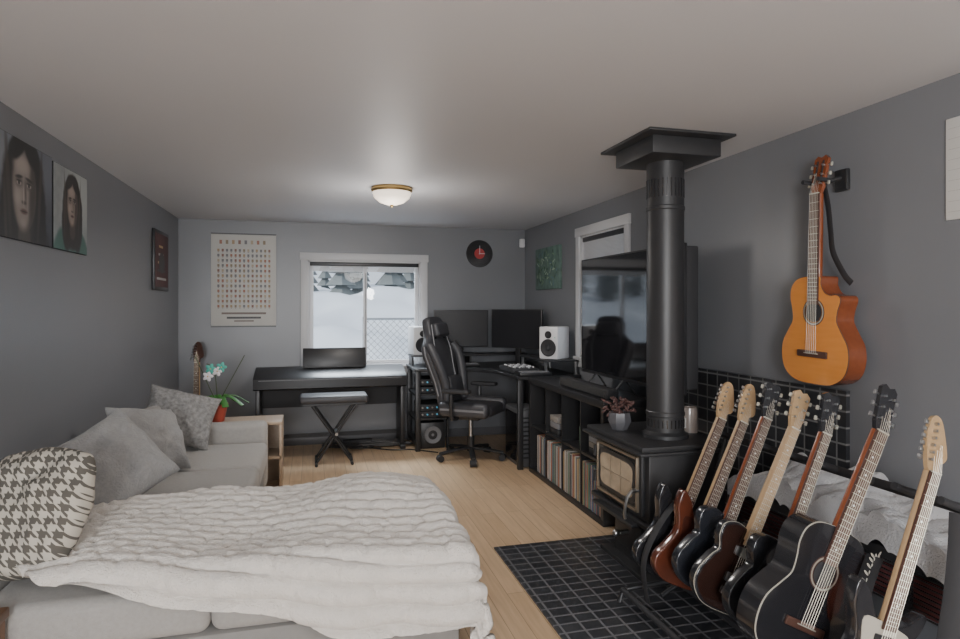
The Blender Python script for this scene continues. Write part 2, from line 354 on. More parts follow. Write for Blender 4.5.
for r in range(12):
    for c in range(13):
        x=.06+c*.041; y=.20+r*.052
        b.b2(x,x+.021,y,y+.027,.012,.0128,random.choice(pc),0,F)
        b.b2(x+.004,x+.017,y-.009,y-.004,.012,.0128,SK2,0,F)
b.b2(.10,.53,.13,.15,.012,.0128,SK2,0,F)
b.b2(.15,.48,.085,.105,.012,.0128,DK,0,F); b.b2(.22,.41,.055,.068,.012,.0128,SK2,0,F)
for c in range(8): b.b2(.08+c*.06,.105+c*.06,.85,.89,.012,.0128,pc[c%6],0,F)
b.done()
b=B('vinyl_record_clock'); F=F_back((1.825,YB,2.06))
for r0,m,z in ((.155,M_blkg,.004),(.06,mat('label_red',(.4,.03,.03),.5),.0065),(.008,M_metal,.016)): b.lathe([(0,0),(r0,0),(r0,z),(0,z)],(0,0,0),m,40,F)
for r0 in (.08,.10,.12,.14): b.lathe([(r0,.0035),(r0+.001,.0050),(r0+.002,.0035)],(0,0,0),M_blk,40,F)
b.b2(-.003,.003,0,.09,.012,.014,M_whitep,0,F); b.b2(0,.06,-.003,.003,.014,.016,M_whitep,0,F); b.done()
B('motion_sensor').box((2.325,YB-.03,2.19),(.06,.05,.1),M_whitep,.012).done()
b=B('leaf_art_canvas'); F=F_right((XR,6.37,1.64)); b.b2(0,.67,0,.435,0,.03,mat('canvas_green',(.12,.19,.16),.6,var=.8,vscale=14),.004,F)
gl=[mat('leafpaint_%d'%i,c,.6) for i,c in enumerate([(.05,.11,.06),(.19,.30,.18),(.11,.19,.22),(.36,.45,.33)])]
for k in range(70):
    b.sph((random.uniform(.06,.61),random.uniform(.05,.39),.031),(random.uniform(.02,.045),.008,.002),random.choice(gl),F,8,Rz(random.uniform(0,180)))
b.done()
b=B('wall_calendar'); F=F_right((XR,1.85,1.79)); b.b2(0,.5,0,.39,0,.006,mat('calendar_paper',(.70,.69,.66),.6),.001,F)
for k in range(9): b.b2(.01,.49,.03+k*.04,.0312+k*.04,.006,.0066,LT,0,F)
b.done()
M_bowl=mat('frosted_glass_bowl',(1,.88,.74),.4,emit=1.1)
for (lx,ly) in ((.57,4.65),(.6,-.9)):  # second fixture, behind the camera, is added to brighten the room
    b=B('flush_mount_ceiling_light'); c=(lx,ly,0)
    b.lathe([(0,ZC),(.15,ZC),(.155,ZC-.02),(.14,ZC-.04),(0,ZC-.04)],c,M_gold,36)
    b.lathe([(.145,ZC-.035),(.13,ZC-.075),(.09,ZC-.108),(.04,ZC-.125),(0,ZC-.128)],c,M_bowl,36)
    b.lathe([(0,ZC-.125),(.014,ZC-.128),(.012,ZC-.14),(0,ZC-.146)],c,M_gold,16); b.done()
# ---------------------------------------------------------------- hearth + stove + pipe
B('hearth_floor_pad').b2(1.05,XR-.001,1.2,3.58,0,.012,M_tile,.003).done()
B('hearth_wall_panel').b2(XR-.022,XR,2.3,3.72,.012,1.07,M_tilew).done()
b=B('wood_stove')
b.b2(1.60,2.13,2.80,3.46,.715,.745,M_iron,.008)
b.b2(1.58,2.15,2.78,3.48,.70,.717,M_iron,.006)
b.b2(1.655,2.11,2.83,3.43,.34,.705,M_iron,.012)
b.b2(1.63,2.13,2.80,3.46,.315,.345,M_iron,.008)
b.b2(1.59,1.66,2.90,3.36,.305,.325,M_iron,.006)
b.b2(1.72,2.06,2.93,3.33,.03,.32,M_iron,.01); b.b2(1.66,2.11,2.86,3.40,.012,.04,M_iron,.008)
b.b2(1.70,1.73,3.0,3.26,.10,.26,M_iron,.008)
M_dfr=mat('door_frame_antique',(.30,.25,.19),.35,metal=.6); M_dgl=mat('door_firebrick_glass',(.36,.29,.21),.12,var=.5,vscale=14,coat=1)
b.b2(1.635,1.658,2.87,3.39,.37,.69,M_iron,.008)
for y0,y1,z0,z1 in ((2.895,3.365,.385,.402),(2.895,3.365,.658,.675),(2.895,2.912,.385,.675),(3.348,3.365,.385,.675)): b.b2(1.620,1.64,y0,y1,z0,z1,M_dfr,.004)
DF=cols((0,-1,0),(0,0,1),(-1,0,0),(1.636,3.35,.395))
b.prism(catmull([(.03,.03),(.22,.02),(.41,.03),(.425,.12),(.415,.235),(.22,.25),(.025,.235),(.015,.12)],5),0,.012,M_iron,DF)
b.prism(catmull([(.052,.05),(.22,.042),(.388,.05),(.40,.12),(.392,.212),(.22,.226),(.048,.212),(.04,.12)],5),0,.014,M_dgl,DF)
for x in (.16,.28): b.b2(x-.0025,x+.0025,.045,.222,.013,.0155,M_dfr,0,DF)
b.b2(.045,.395,.13,.135,.013,.0155,M_dfr,0,DF)
b.tube([(1.60,2.905,.50),(1.57,2.90,.47),(1.56,2.90,.43),(1.555,2.90,.38),(1.56,2.90,.36)],.008,M_metal,8)
b.cyl((1.635,2.905,.50),(1.60,2.905,.50),.012,M_metal)
b.cyl((1.63,3.13,.20),(1.70,3.13,.20),.012,M_metal); b.sph((1.625,3.13,.20),(.02,.02,.02),M_metal)
for z in (.45,.6): b.cyl((1.63,3.40,z-.03),(1.63,3.40,z+.03),.012,M_iron)
b.done()
b=B('stovepipe'); px,py=1.872,3.03
b.lathe([(0,.746),(.125,.746),(.125,.765),(.105,.775),(.1,.78),(.1,.86),(.104,.865),(.104,.885),(.1,.89),(.1,1.98),(.104,1.985),(.104,2.0),(.1,2.005),(.1,2.24)],(px,py,0),M_pipe,40)
for zc,n in ((.825,28),(2.1,28)):
    for k in range(n):
        a=2*math.pi*k/n; b.box((px+.1*math.cos(a),py+.1*math.sin(a),zc),(.004,.006,.045 if zc<1 else .10),M_blkg,0,rot=Rz(math.degrees(a)))
b.done()
b=B('chimney_ceiling_support'); cx,cy=1.85,3.0
b.b2(cx-.25,cx+.25,cy-.27,cy+.27,ZC-.014,ZC,M_pipe,.003)
b.b2(cx-.19,cx+.21,cy-.20,cy+.20,ZC-.105,ZC-.014,M_pipe,.005); b.done()
b=B('succulent_in_faceted_pot'); c=(1.72,3.27,.745)
b.lathe([(0,0),(.045,0),(.07,.05),(.062,.10),(.05,.10),(.05,.085),(0,.085)],c,mat('grey_ceramic',(.10,.10,.11),.4),8)
MS=mat('dark_red_succulent',(.10,.05,.045),.6,var=.5,vscale=40)
for k in range(60):
    a=random.uniform(0,6.28); r=random.uniform(.01,.10); h=random.uniform(.10,.18)-.2*r
    b.sph((c[0]+r*math.cos(a),c[1]+r*math.sin(a),c[2]+h),(.02,.010,.007),MS,None,8,Euler((random.uniform(-1,1),random.uniform(-1,1),a)).to_matrix().to_4x4())
b.done()
for (x,y,r,h,mm) in ((1.99,3.25,.048,.13,(.45,.22,.14)),(2.07,3.10,.045,.14,(.32,.27,.24))):
    b=B('candle_jar'); c=(x,y,.745); mj=mat('candle_wax_%d'%int(h*100),mm,.3,coat=1)
    b.lathe([(0,0),(r,0),(r,h*.8),(r*.9,h),(r*.84,h),(r*.84,h*.75),(0,h*.75)],c,mj,24)
    b.cyl((x,y,.745+h*.75),(x,y,.745+h*.86),.002,M_blk,seg=6); b.b2(x-r-.0012,x-r+.004,y-.03,y+.03,.745+h*.2,.745+h*.6,M_paper); b.done()
# ---------------------------------------------------------------- shelf unit with records
b=B('cube_shelf_unit'); sx0,sx1,sy0,sy1=1.85,2.24,3.74,5.20
b.b2(sx0,sx1,sy0,sy1,.78,.83,M_blk,.003); b.b2(sx0,sx1,sy0,sy1,0,.04,M_blk,.003)
b.b2(sx0,sx1,sy0,sy0+.04,.04,.78,M_blk); b.b2(sx0,sx1,sy1-.04,sy1,.04,.78,M_blk); b.b2(sx0+.01,sx1,sy0+.04,sy1-.04,.402,.42,M_blk)
cw=(sy1-sy0-.08)/4
for k in range(1,4): b.b2(sx0+.01,sx1,sy0+.04+k*cw-.008,sy0+.04+k*cw+.008,.04,.78,M_blk)
b.b2(sx1-.008,sx1,sy0+.04,sy1-.04,.04,.78,M_blkm); b.done()
recm=[mat('sleeve_%d'%i,c,.55) for i,c in enumerate([(.42,.39,.35),(.26,.24,.22),(.42,.17,.10),(.08,.09,.1),(.46,.32,.17),(.12,.16,.24),(.5,.48,.45),(.28,.10,.08),(.18,.16,.14),(.14,.22,.16)])]
b=B('vinyl_record_collection')
for k in range(4):
    y=sy0+.04+k*cw+.014; e=y+cw-.03
    if k==3: e=y+.2
    while y<e:
        w=random.uniform(.004,.010); d=random.uniform(0,.012)
        b.b2(sx0+.012+d,sx0+.327,y,y+w,.041,.041+random.uniform(.300,.318),random.choice(recm)); y+=w+.0012
b.done()
b=B('shelved_books_and_boxes')
for k,(n,hm) in enumerate(((0,0),(9,.18),(6,.2),(0,.12))):
    y=sy0+.04+k*cw+.014
    for j in range(n):
        w=random.uniform(.010,.022); b.b2(sx0+.08,sx0+.3,y,y+w,.421,.421+hm*random.uniform(.75,1),random.choice(recm[3:]),.001); y+=w+.001
for j in range(4): b.b2(sx0+.05,sx0+.34,sy0+.07,sy0+.33,.421+j*.04,.458+j*.04,[M_blkm,recm[8],M_gtrim,recm[3]][j],.002)
for j in range(3): b.b2(sx0+.04,sx0+.3,sy0+.06+2*cw+.13,sy0+.02+3*cw,.421+j*.05,.468+j*.05,[M_blk,M_gtrim,recm[1]][j],.004)
b.done()
b=B('television'); tx=2.10
b.b2(tx,tx+.03,3.21,4.64,.935,1.835,M_blk,.006); b.b2(tx+.03,tx+.125,3.235,4.61,.96,1.82,M_blkm,.01)
b.b2(tx-.0015,tx+.01,3.222,4.628,.96,1.823,M_screen)
for y in (3.95,4.4): 
    b.tube([(tx+.02,y,.95),(tx-.08,y,.838)],.007,M_blk,8); b.tube([(tx+.02,y,.95),(tx+.10,y,.838)],.007,M_blk,8)
b.done()
b=B('soundbar'); b.b2(1.90,1.99,3.78,4.62,.831,.90,M_blkm,.015); b.b2(1.897,1.905,3.82,4.58,.845,.888,mat('speaker_mesh',(.045,.045,.045),.8,bump=.6,bscale=600)); b.done()
# ---------------------------------------------------------------- desk
b=B('corner_studio_desk')
b.prism([(.98,6.15),(1.32,6.15),(1.55,6.02),(1.72,5.78),(1.75,5.5),(1.75,5.22),(2.36,5.22),(2.36,6.76),(.98,6.76)],.805,.835,M_blk,bev=.004)
b.b2(1.0,2.3,6.5,6.75,.925,.945,M_blk,.003); b.b2(2.02,2.36,5.25,5.95,.955,.973,M_blk,.003)
for x in (1.02,1.65,2.28): b.b2(x-.01,x+.01,6.52,6.74,.835,.925,M_blk)
for y in (5.28,5.92):
    for x in (2.04,2.33): b.b2(x-.01,x+.01,y-.012,y+.012,.835,.955,M_metal)
for x,y in ((1.02,6.2),(1.02,6.74),(1.79,5.27),(2.32,5.27),(2.32,6.72)): b.b2(x-.025,x+.025,y-.025,y+.02,0,.805,M_blk,.004)
b.b2(1.0,1.04,6.2,6.74,.05,.09,M_blk); b.b2(1.0,1.35,6.25,6.7,.30,.32,M_blk); b.b2(1.0,1.35,6.25,6.7,.55,.57,M_blk)
b.b2(1.33,1.35,6.25,6.29,0,.8,M_blk); b.done()
b=B('rack_audio_gear'); MBL=mat('blue_led',(.1,.35,.5),.4,emit=.4)
for j,z in enumerate((.33,.40,.58,.66)): 
    b.b2(1.05,1.32,6.27,6.62,z-.008,z+.055,M_blkm,.004)
    for k in range(5): b.cyl((1.08+k*.05,6.27,z+.025),(1.08+k*.05,6.255,z+.025),.009,[M_metal,MBL][k%2],seg=10)
b.b2(1.06,1.32,6.28,6.66,.0,.27,M_blk,.01); b.lathe([(.09,0),(.085,.006),(.03,-.01),(0,0)],(0,0,0),M_gtrim,24,cols((1,0,0),(0,0,1),(0,-1,0),(1.19,6.275,.14))); b.done()
def monitor(p0,p1,z0,z1,fz):
    b=B('computer_monitor'); a=Vector((p0[0],p0[1],0)); c=Vector((p1[0],p1[1],0)); d=(c-a); L=d.length; d.normalize()
    F=cols(d,(0,0,1),d.cross(Vector((0,0,1))),(a.x,a.y,z0)); h=z1-z0
    b.b2(0,L,0,h,-.03,.0,M_blk,.006,F); b.b2(.01,L-.01,.014,h-.01,-.001,.001,M_mon,0,F)
    b.b2(L/2-.03,L/2+.03,fz-z0+.005,h*.5,-.06,-.03,M_blk,.005,F); b.b2(L/2-.13,L/2+.13,fz-z0,fz-z0+.014,-.12,.05,M_blk,.005,F); return b.done()
monitor((1.25,6.56),(1.85,6.52),1.02,1.42,.946)
monitor((1.87,6.46),(2.27,5.98),1.02,1.43,.836)
def speaker(x,y,z,ang):
    b=B('studio_monitor_speaker'); M=T(x,y,z)@Rz(ang)
    b.box((0,0,.15),(.20,.22,.30),M_whitep,.012,M)
    for cz,r in ((.105,.07),(.225,.03)):
        b.lathe([(r*1.15,0),(r*1.15,.006),(r,.008),(r*.85,.002),(r*.4,.0),(r*.3,.010),(0,.014)],(0,0,0),M_blkm,28,M@cols((1,0,0),(0,0,1),(0,-1,0),(0,-.111,cz)))
    b.cyl((.07,-.11,.2),(.07,-.114,.2),.005,M_teal,seg=8,M=M); return b.done()
speaker(1.11,6.62,.946,8); speaker(2.18,5.42,.974,-52)
b=B('computer_keyboard'); b.box((1.45,6.28,.85),(.44,.14,.025),M_blk,.006)
for r in range(5):
    for k in range(15): b.box((1.255+k*.028,6.23+r*.026,.865),(.022,.02,.008),M_gtrim,.002)
b.done()
b=B('audio_mixer'); b.box((1.91,5.66,.862),(.26,.42,.045),M_blkm,.006)
for r in range(8):
    for k in range(5): b.cyl((1.82+k*.045,5.50+r*.045,.883),(1.82+k*.045,5.50+r*.045,.898),.008,[M_metal,M_whitep,M_gtrim][(r+k)%3],seg=8)
b.done()
b=B('midi_controller'); b.box((1.93,5.32,.853),(.3,.18,.03),M_blk,.006)
for k in range(10): b.box((1.81+k*.026,5.30,.87),(.022,.12,.008),M_gtrim,.001)
b.done()
b=B('computer_tower'); b.b2(1.80,2.02,5.32,5.74,.0,.52,mat('tower_grey',(.10,.10,.105),.4),.01); b.b2(1.795,1.801,5.35,5.71,.04,.48,M_blkg)
for k in range(10): b.b2(1.82,2.0,5.316,5.321,.08+k*.04,.095+k*.04,M_blk)
b.done()
# ---------------------------------------------------------------- gaming chair
b=B('gaming_chair',T(1.46,5.76,0)@Rz(-38))
for k in range(5):
    a=math.radians(72*k+10); c,s=math.cos(a),math.sin(a)
    b.tube([(0,0,.11),(.15*c,.15*s,.10),(.31*c,.31*s,.075)],.02,M_blk,8,flat=(.026,.016))
    b.cyl((.31*c-.03*s,.31*s+.03*c,.032),(.31*c+.03*s,.31*s-.03*c,.032),.031,M_blkm,seg=16); b.cyl((.31*c,.31*s,.03),(.31*c,.31*s,.09),.01,M_blk,seg=8)
b.cyl((0,0,.08),(0,0,.22),.035,M_blk); b.cyl((0,0,.2),(0,0,.40),.02,M_metal); b.box((0,0,.41),(.24,.2,.05),M_blk,.01)
b.box((.03,0,.49),(.50,.36,.11),M_leath,.045,seg=4)
for sy in (-1,1):
    b.box((.03,sy*.225,.505),(.50,.11,.14),M_leath,.045,seg=4)
    b.box((.03,sy*.282,.505),(.44,.004,.02),M_gtrim)
    b.tube([(-.05,sy*.2,.42),(-.05,sy*.31,.43),(-.05,sy*.33,.5),(-.05,sy*.33,.66)],.02,M_blk,8); b.box((0,sy*.33,.685),(.27,.09,.035),M_blkm,.014,seg=3)
MB=T(-.20,0,.50)@Ry(-15)@cols((0,1,0),(0,0,1),(1,0,0))
out=[(.17,0),(.21,.12),(.215,.22),(.25,.36),(.285,.50),(.275,.60),(.20,.67),(.165,.72),(.15,.82),(.11,.875),(0,.885)]
out=out+[(-x,y) for x,y in reversed(out[:-1])]
b.prism(catmull(out,5),-.045,.045,M_leath,MB,bev=.025)
for sy in (-1,1):
    w=[(sy*.19,.05,.06),(sy*.2,.2,.085),(sy*.235,.36,.09),(sy*.262,.5,.075),(sy*.25,.6,.04)]
    b.tube(catmull([tuple(p) for p in w],4,False),.04,M_leath,10,M=MB,flat=(.045,.045))
    b.tube([(sy*.13,.1,.049),(sy*.135,.35,.049),(sy*.17,.55,.049),(sy*.12,.8,.047)],.007,M_gtrim,6,M=MB)
    b.tube([(sy*.13,.1,-.047),(sy*.135,.35,-.047),(sy*.19,.58,-.047),(sy*.12,.8,-.045)],.006,M_gtrim,6,M=MB)
    b.tube([(sy*.225,.12,-.0),(sy*.23,.25,0),(sy*.27,.4,0),(sy*.298,.52,0),(sy*.28,.6,0)],.007,M_gtrim,6,M=MB)
    b.box((sy*.10,.67,0),(.07,.03,.098),M_blkg,.012,MB)
b.box((0,.74,.07),(.25,.14,.07),M_leath,.03,MB,4); b.box((0,.18,.08),(.28,.2,.07),M_leath,.03,MB,4)
b.box((0,.45,-.05),(.16,.05,.006),M_gtrim,.002,MB)
b.done()
# ---------------------------------------------------------------- piano + bench
b=B('digital_piano'); x0,x1=-.56,.93
Fp=cols((0,1,0),(0,0,1),(1,0,0),(x0,6.34,0))
b.prism([(0,.655),(.02,.64),(.40,.64),(.40,.835),(.30,.835),(.14,.80),(.02,.765),(0,.75)],0,x1-x0,M_blk,Fp,bev=.004)
b.b2(x0+.05,x1-.05,6.335,6.342,.735,.741,M_gtrim)
for x in (x0+.02,x1-.06): b.b2(x,x+.04,6.36,6.72,.05,.64,M_blk,.004); b.b2(x-.005,x+.045,6.32,6.74,0,.05,M_blk,.006)
b.b2(x0+.06,x1-.06,6.68,6.695,.42,.64,M_blkm); b.b2(x0+.06,x1-.06,6.68,6.70,.10,.14,M_blk)
b.box((.22,6.64,.93),(.64,.014,.2),M_blk,.005,rot=Rx(-12)); b.b2(-.08,.52,6.59,6.63,.832,.845,M_blk)
b.done()
b=B('folding_piano_bench'); cx,cy=.19,6.0
b.box((cx,cy,.60),(.62,.30,.07),M_leath,.025,seg=3); b.box((cx,cy,.557),(.56,.26,.02),M_blk)
for y in (cy-.11,cy+.11):
    for s in(-1,1): b.cyl((cx-s*.16,y,.02),(cx+s*.2,y,.55),.013,M_blk,seg=10)
for s in(-1,1): b.cyl((cx+s*.16,cy-.19,.015),(cx+s*.16,cy+.19,.015),.014,M_blk,seg=10); b.cyl((cx+s*.2,cy-.12,.55),(cx+s*.2,cy+.12,.55),.012,M_blk,seg=10)
b.cyl((cx+.02,cy-.14,.28),(cx+.02,cy+.14,.28),.014,M_metal,seg=10); b.done()
b=B('floor_cables')
for k in range(11):
    p=[(random.uniform(.1,1.0),random.uniform(6.40,6.68),.008+.004*k) for _ in range(6)]
    b.tube(catmull(p,8,False),.006,M_blk,6)
b.tube(catmull([(.5,6.5,.01),(.75,6.3,.01),(.95,6.25,.012),(1.2,6.05,.012)],8,False),.006,M_blk,6)
b.box((.45,6.6,.045),(.3,.06,.05),M_blkm,.006); b.done()
# ---------------------------------------------------------------- sofa
def cushion(b,x0,x1,y0,y1,z0,z1,m,puff=.03,M=None):
    cx,cy=(x0+x1)/2,(y0+y1)/2
    b.b2(x0,x1,y0,y1,z0,z1,m,.045,M,5)
    def f(u,v):
        a,c=u*2-1,v*2-1
        return (cx+a*(x1-x0)/2*.9,cy+c*(y1-y0)/2*.9,z1-.003+puff*((1-a**4)*(1-c**4)))
    b.surf(f,14,14,m,M)
b=B('sectional_sofa'); SB=M_sofad
b.b2(-1.29,-.36,3.3,5.14,.07,.27,SB,.02); b.b2(-1.29,-1.06,3.0,5.14,.27,.70,M_sofa,.05,seg=4)
b.b2(-1.29,-.34,4.95,5.14,.07,.575,M_sofa,.045,seg=4)
cushion(b,-1.08,-.33,4.20,4.95,.27,.44,M_sofa); cushion(b,-1.08,-.33,3.42,4.20,.27,.44,M_sofa)
for y0,y1 in ((4.18,4.93),(3.42,4.17)): b.box((-1.03,(y0+y1)/2,.60),(.15,y1-y0,.36),M_sofa,.065,seg=5,rot=Ry(-12))
b.b2(-1.29,.57,2.42,3.32,.06,.27,SB,.02,seg=2)
cushion(b,-1.10,-.36,2.41,3.36,.27,.445,M_sofa,.02); cushion(b,-.36,.585,2.41,3.33,.27,.445,M_sofa,.02)
b.b2(-1.29,-1.10,2.45,3.35,.27,.66,M_sofa,.05,seg=4)
for x,y in ((-.42,5.08),(-1.2,5.08),(.5,2.5),(.5,3.24),(-.1,2.5),(-1.2,2.5),(-.42,3.6)): b.b2(x-.03,x+.03,y-.03,y+.03,0,.07,M_woodb,.004)
b.done()
def drape(p,edge,R=.05):
    if p<=edge-R: return p,0
    q=p-(edge-R); L=R*math.pi/2
    if q<L: a=q/R; return edge-R+R*math.sin(a),R*(1-math.cos(a))
    return edge,R+(q-L)
def blanket():
    nu,nv=300,380; top=.474; P=[]; RS=.072
    for i in range(nu+1):
        row=[]
        for j in range(nv+1):
            u,v=i/nu,j/nv
            a=-1.0+u*(1.615+.36)
            farY=3.33+.035*math.sin(a*5+1)
            q=min(1,max(0,(a+.80)/1.25)); nl=-.01+.25*q*q*(3-2*q)+.012*math.sin(a*9)
            if a<-.85: nl-=.16*((-.85-a)/.15)**1.5
            bnear=2.37-nl; bb=farY+.05+(bnear-farY-.05)*v
            x,dx=drape(a+.03*math.sin(bb*4+1)*(1-u),.615,.07)
            ny,dy=drape(-bb,-2.375,.06); y=-ny
            fy_,df=drape(bb,3.36,.05); y=fy_ if df>0 else y
            d=(dx**3+dy**3)**(1/3) if dx+dy>0 else 0
            d+=df
            hump=.05*noise.noise(Vector((a*1.9,bb*2.2,3)))+.05*math.exp(-((a-.30)**2)/.07-((bb-3.1)**2)/.05)+.02*math.exp(-((a+.45)**2)/.06-((bb-3.2)**2)/.05)
            fold=.022*math.sin(bb*17+2*math.sin(a*3))*min(1,dx/.12)
            fold2=.018*math.sin(a*15)*min(1,dy/.12)
            z=top+(hump+.03)*max(0,1-d*4)-d
            row.append([Vector((x+fold+max(0,dx-.05)*.07,y-fold2-max(0,dy-.05)*.05,max(z,.03))),a,bb])
        P.append(row)
    V=[]
    for i in range(nu+1):
        for j in range(nv+1):
            p,a,bb=P[i][j]
            e1=P[min(i+1,nu)][j][0]-P[max(i-1,0)][j][0]; e2=P[i][min(j+1,nv)][0]-P[i][max(j-1,0)][0]
            n=e1.cross(e2); n=(-n.normalized()) if n.length>1e-9 else Vector((0,0,1))
            if n.z<-.1: n=-n
            w=bb+.045*math.sin(a*2.6+.6)+.06*noise.noise(Vector((a*1.5,bb*1.1,0)))+.012*noise.noise(Vector((a*6,bb*4,5)))+.05*a
            k=math.floor(w/RS); ph=(w/RS)%1.0
            rib=math.sqrt(max(0,1-(2*ph-1)**2))
            cr=(a/.15+.5*noise.noise(Vector((a*3,bb*7,9)))+ (k*.618))%1.0
            rib*=1-.22*math.exp(-((cr-.5)/.09)**2)
            V.append(p+n*(.042*rib+.004*noise.noise(p*30)+.003*noise.noise(p*80)))
    return nu,nv,V
nu,nv,V=blanket()
me=bpy.data.meshes.new('ribbed_faux_fur_blanket'); W=nv+1
me.from_pydata([tuple(v) for v in V],[],[(i*W+j,i*W+j+1,(i+1)*W+j+1,(i+1)*W+j) for i in range(nu) for j in range(nv)])
me.materials.append(M_fur)
for p in me.polygons: p.use_smooth=True
o=bpy.data.objects.new('ribbed_faux_fur_blanket',me); bpy.context.collection.objects.link(o)
def pillow(name,c,rot,w,h,t,m,seed=0,rnd=0):
    b=B(name)
    for sg in (1,-1):
        def f(u,v,sg=sg):
            a,d=u*2-1,v*2-1
            a=math.sin(a*math.pi/2); d=math.sin(d*math.pi/2)
            px=a*w/2*(1-.10*(1-d*d)*abs(a)**2); py=d*h/2*(1-.10*(1-a*a)*abs(d)**2)
            if rnd:
                px=a*w/2*math.sqrt(1-d*d/2*rnd); py=d*h/2*math.sqrt(1-a*a/2*rnd)
            k=max(0,(1-a*a)*(1-d*d))**.38
            wr=.030*noise.noise(Vector((a*2.2,d*2.2,seed+sg)))*k+.016*noise.noise(Vector((a*5,d*5,seed)))*k
            wr+=.010*math.sin(9*math.atan2(d,a)+seed)*k*(a*a+d*d)
            return (px,py,sg*(t/2*k)+wr*sg)
        b.surf(f,40,40,m)
    o=b.done(ang=80); o.matrix_world=T(*c)@rot
    return o
pillow('houndstooth_pillow',(-1.03,2.68,.69),Rz(-30)@Rx(60)@Rz(8),.50,.48,.20,M_hound,1,.62)
pillow('grey_throw_pillow',(-.96,3.42,.675),Rz(44)@Rx(52)@Rz(24),.50,.46,.24,M_pill,2)
pillow('grey_throw_pillow',(-.95,4.12,.66),Rz(62)@Rx(58)@Rz(-12),.48,.42,.20,M_pill,3)
pillow('patterned_throw_pillow',(-.90,4.72,.685),Rz(20)@Rx(55)@Rz(-20),.48,.42,.17,M_pillp,4)
b=B('wooden_side_table'); b.b2(-1.295,-.97,2.0,2.39,.43,.465,M_woodb,.006)
for x in (-1.27,-1.0):
    for y in (2.03,2.36): b.b2(x-.02,x+.02,y-.02,y+.02,0,.43,M_woodb)
b.b2(-1.27,-1.0,2.03,2.36,.15,.17,M_woodb); b.done()
b=B('wooden_crate_table'); x0,x1,y0,y1=-1.25,-.24,5.17,5.50
b.b2(x0,x1,y0,y1,.52,.545,M_woodl,.004); b.b2(x1-.02,x1,y0,y1,0,.52,M_woodl,.003); b.b2(x0,x0+.02,y0,y1,0,.52,M_woodl,.003); b.b2(x0,x1,y1-.02,y1,.0,.52,M_woodl); b.b2(x0,x1,y0,y1,.25,.27,M_woodl)
for z in (.18,.36): b.b2(x1,x1+.003,y0+.03,y1-.03,z,z+.006,M_woodb)
b.done()
b=B('potted_orchid'); c=(-.735,5.32,.545)
b.lathe([(0,0),(.05,0),(.075,.12),(.08,.12),(.08,.14),(.068,.14),(.066,.12),(0,.12)],c,M_terra,24)
for k in range(9):
    a=k*.7+.3; L=random.uniform(.14,.24)
    pts=[(c[0],c[1],c[2]+.13),(c[0]+.45*L*math.cos(a),c[1]+.45*L*math.sin(a),c[2]+.13+.07),(c[0]+L*math.cos(a),c[1]+L*math.sin(a),c[2]+.13)]
    b.tube(catmull(pts,5,False),.02,M_leaf,8,flat=(.026,.004))
st=catmull([(c[0],c[1],c[2]+.13),(c[0]-.01,c[1],c[2]+.3),(c[0]-.03,c[1],c[2]+.42),(c[0]-.08,c[1],c[2]+.46)],6,False); b.tube(st,.004,M_stem,6)
b.tube([(c[0],c[1],c[2]+.13),(c[0]+.2,c[1]+.02,c[2]+.52)],.004,M_stem,6)
b.tube([(c[0],c[1],c[2]+.13),(c[0]-.17,c[1]+.02,c[2]+.52)],.004,M_stem,6)
for (fx,fz,mm) in ((-.05,.42,M_teal),(.0,.40,M_pet),(.03,.43,M_teal),(-.07,.36,M_pet)):
    for k in range(5):
        a=k*1.2566; b.sph((c[0]+fx+.02*math.cos(a),c[1]-.01,c[2]+fz+.02*math.sin(a)),(.022,.006,.014),mm,None,8,Ry(-math.degrees(a)))
    b.sph((c[0]+fx,c[1]-.02,c[2]+fz),(.006,.008,.006),M_gold,None,8)
b.done()
# ---------------------------------------------------------------- guitars
AC=[(0,0),(.10,.006),(.165,.045),(.19,.11),(.185,.18),(.15,.24),(.125,.285),(.13,.34),(.142,.39),(.135,.44),(.10,.475),(.04,.487)]
AC_full=AC+[(-x,y) for x,y in reversed(AC[1:])]
AC_cut=[(0,0),(.10,.006),(.165,.045),(.19,.11),(.185,.18),(.15,.24),(.125,.285),(.128,.33),(.140,.365),(.142,.388),(.125,.402),(.09,.40),(.055,.415),(.034,.45),(.028,.487)]+[(-x,y) for x,y in reversed(AC[1:])]
ST=[(0,0),(.09,.008),(.15,.05),(.16,.11),(.13,.17),(.11,.215),(.125,.26),(.15,.31),(.155,.35),(.135,.355),(.09,.315),(.05,.30),(.03,.305),(-.03,.305),(-.06,.32),(-.10,.375),(-.135,.405),(-.155,.395),(-.15,.33),(-.12,.27),(-.11,.22),(-.13,.16),(-.16,.10),(-.15,.045),(-.09,.006)]
LP=[(0,0),(.1,.01),(.16,.06),(.17,.12),(.14,.19),(.115,.23),(.12,.28),(.14,.325),(.13,.355),(.09,.33),(.05,.31),(.03,.33),(-.03,.345),(-.08,.352),(-.13,.33),(-.135,.28),(-.115,.23),(-.14,.19),(-.17,.12),(-.16,.06),(-.1,.01)]
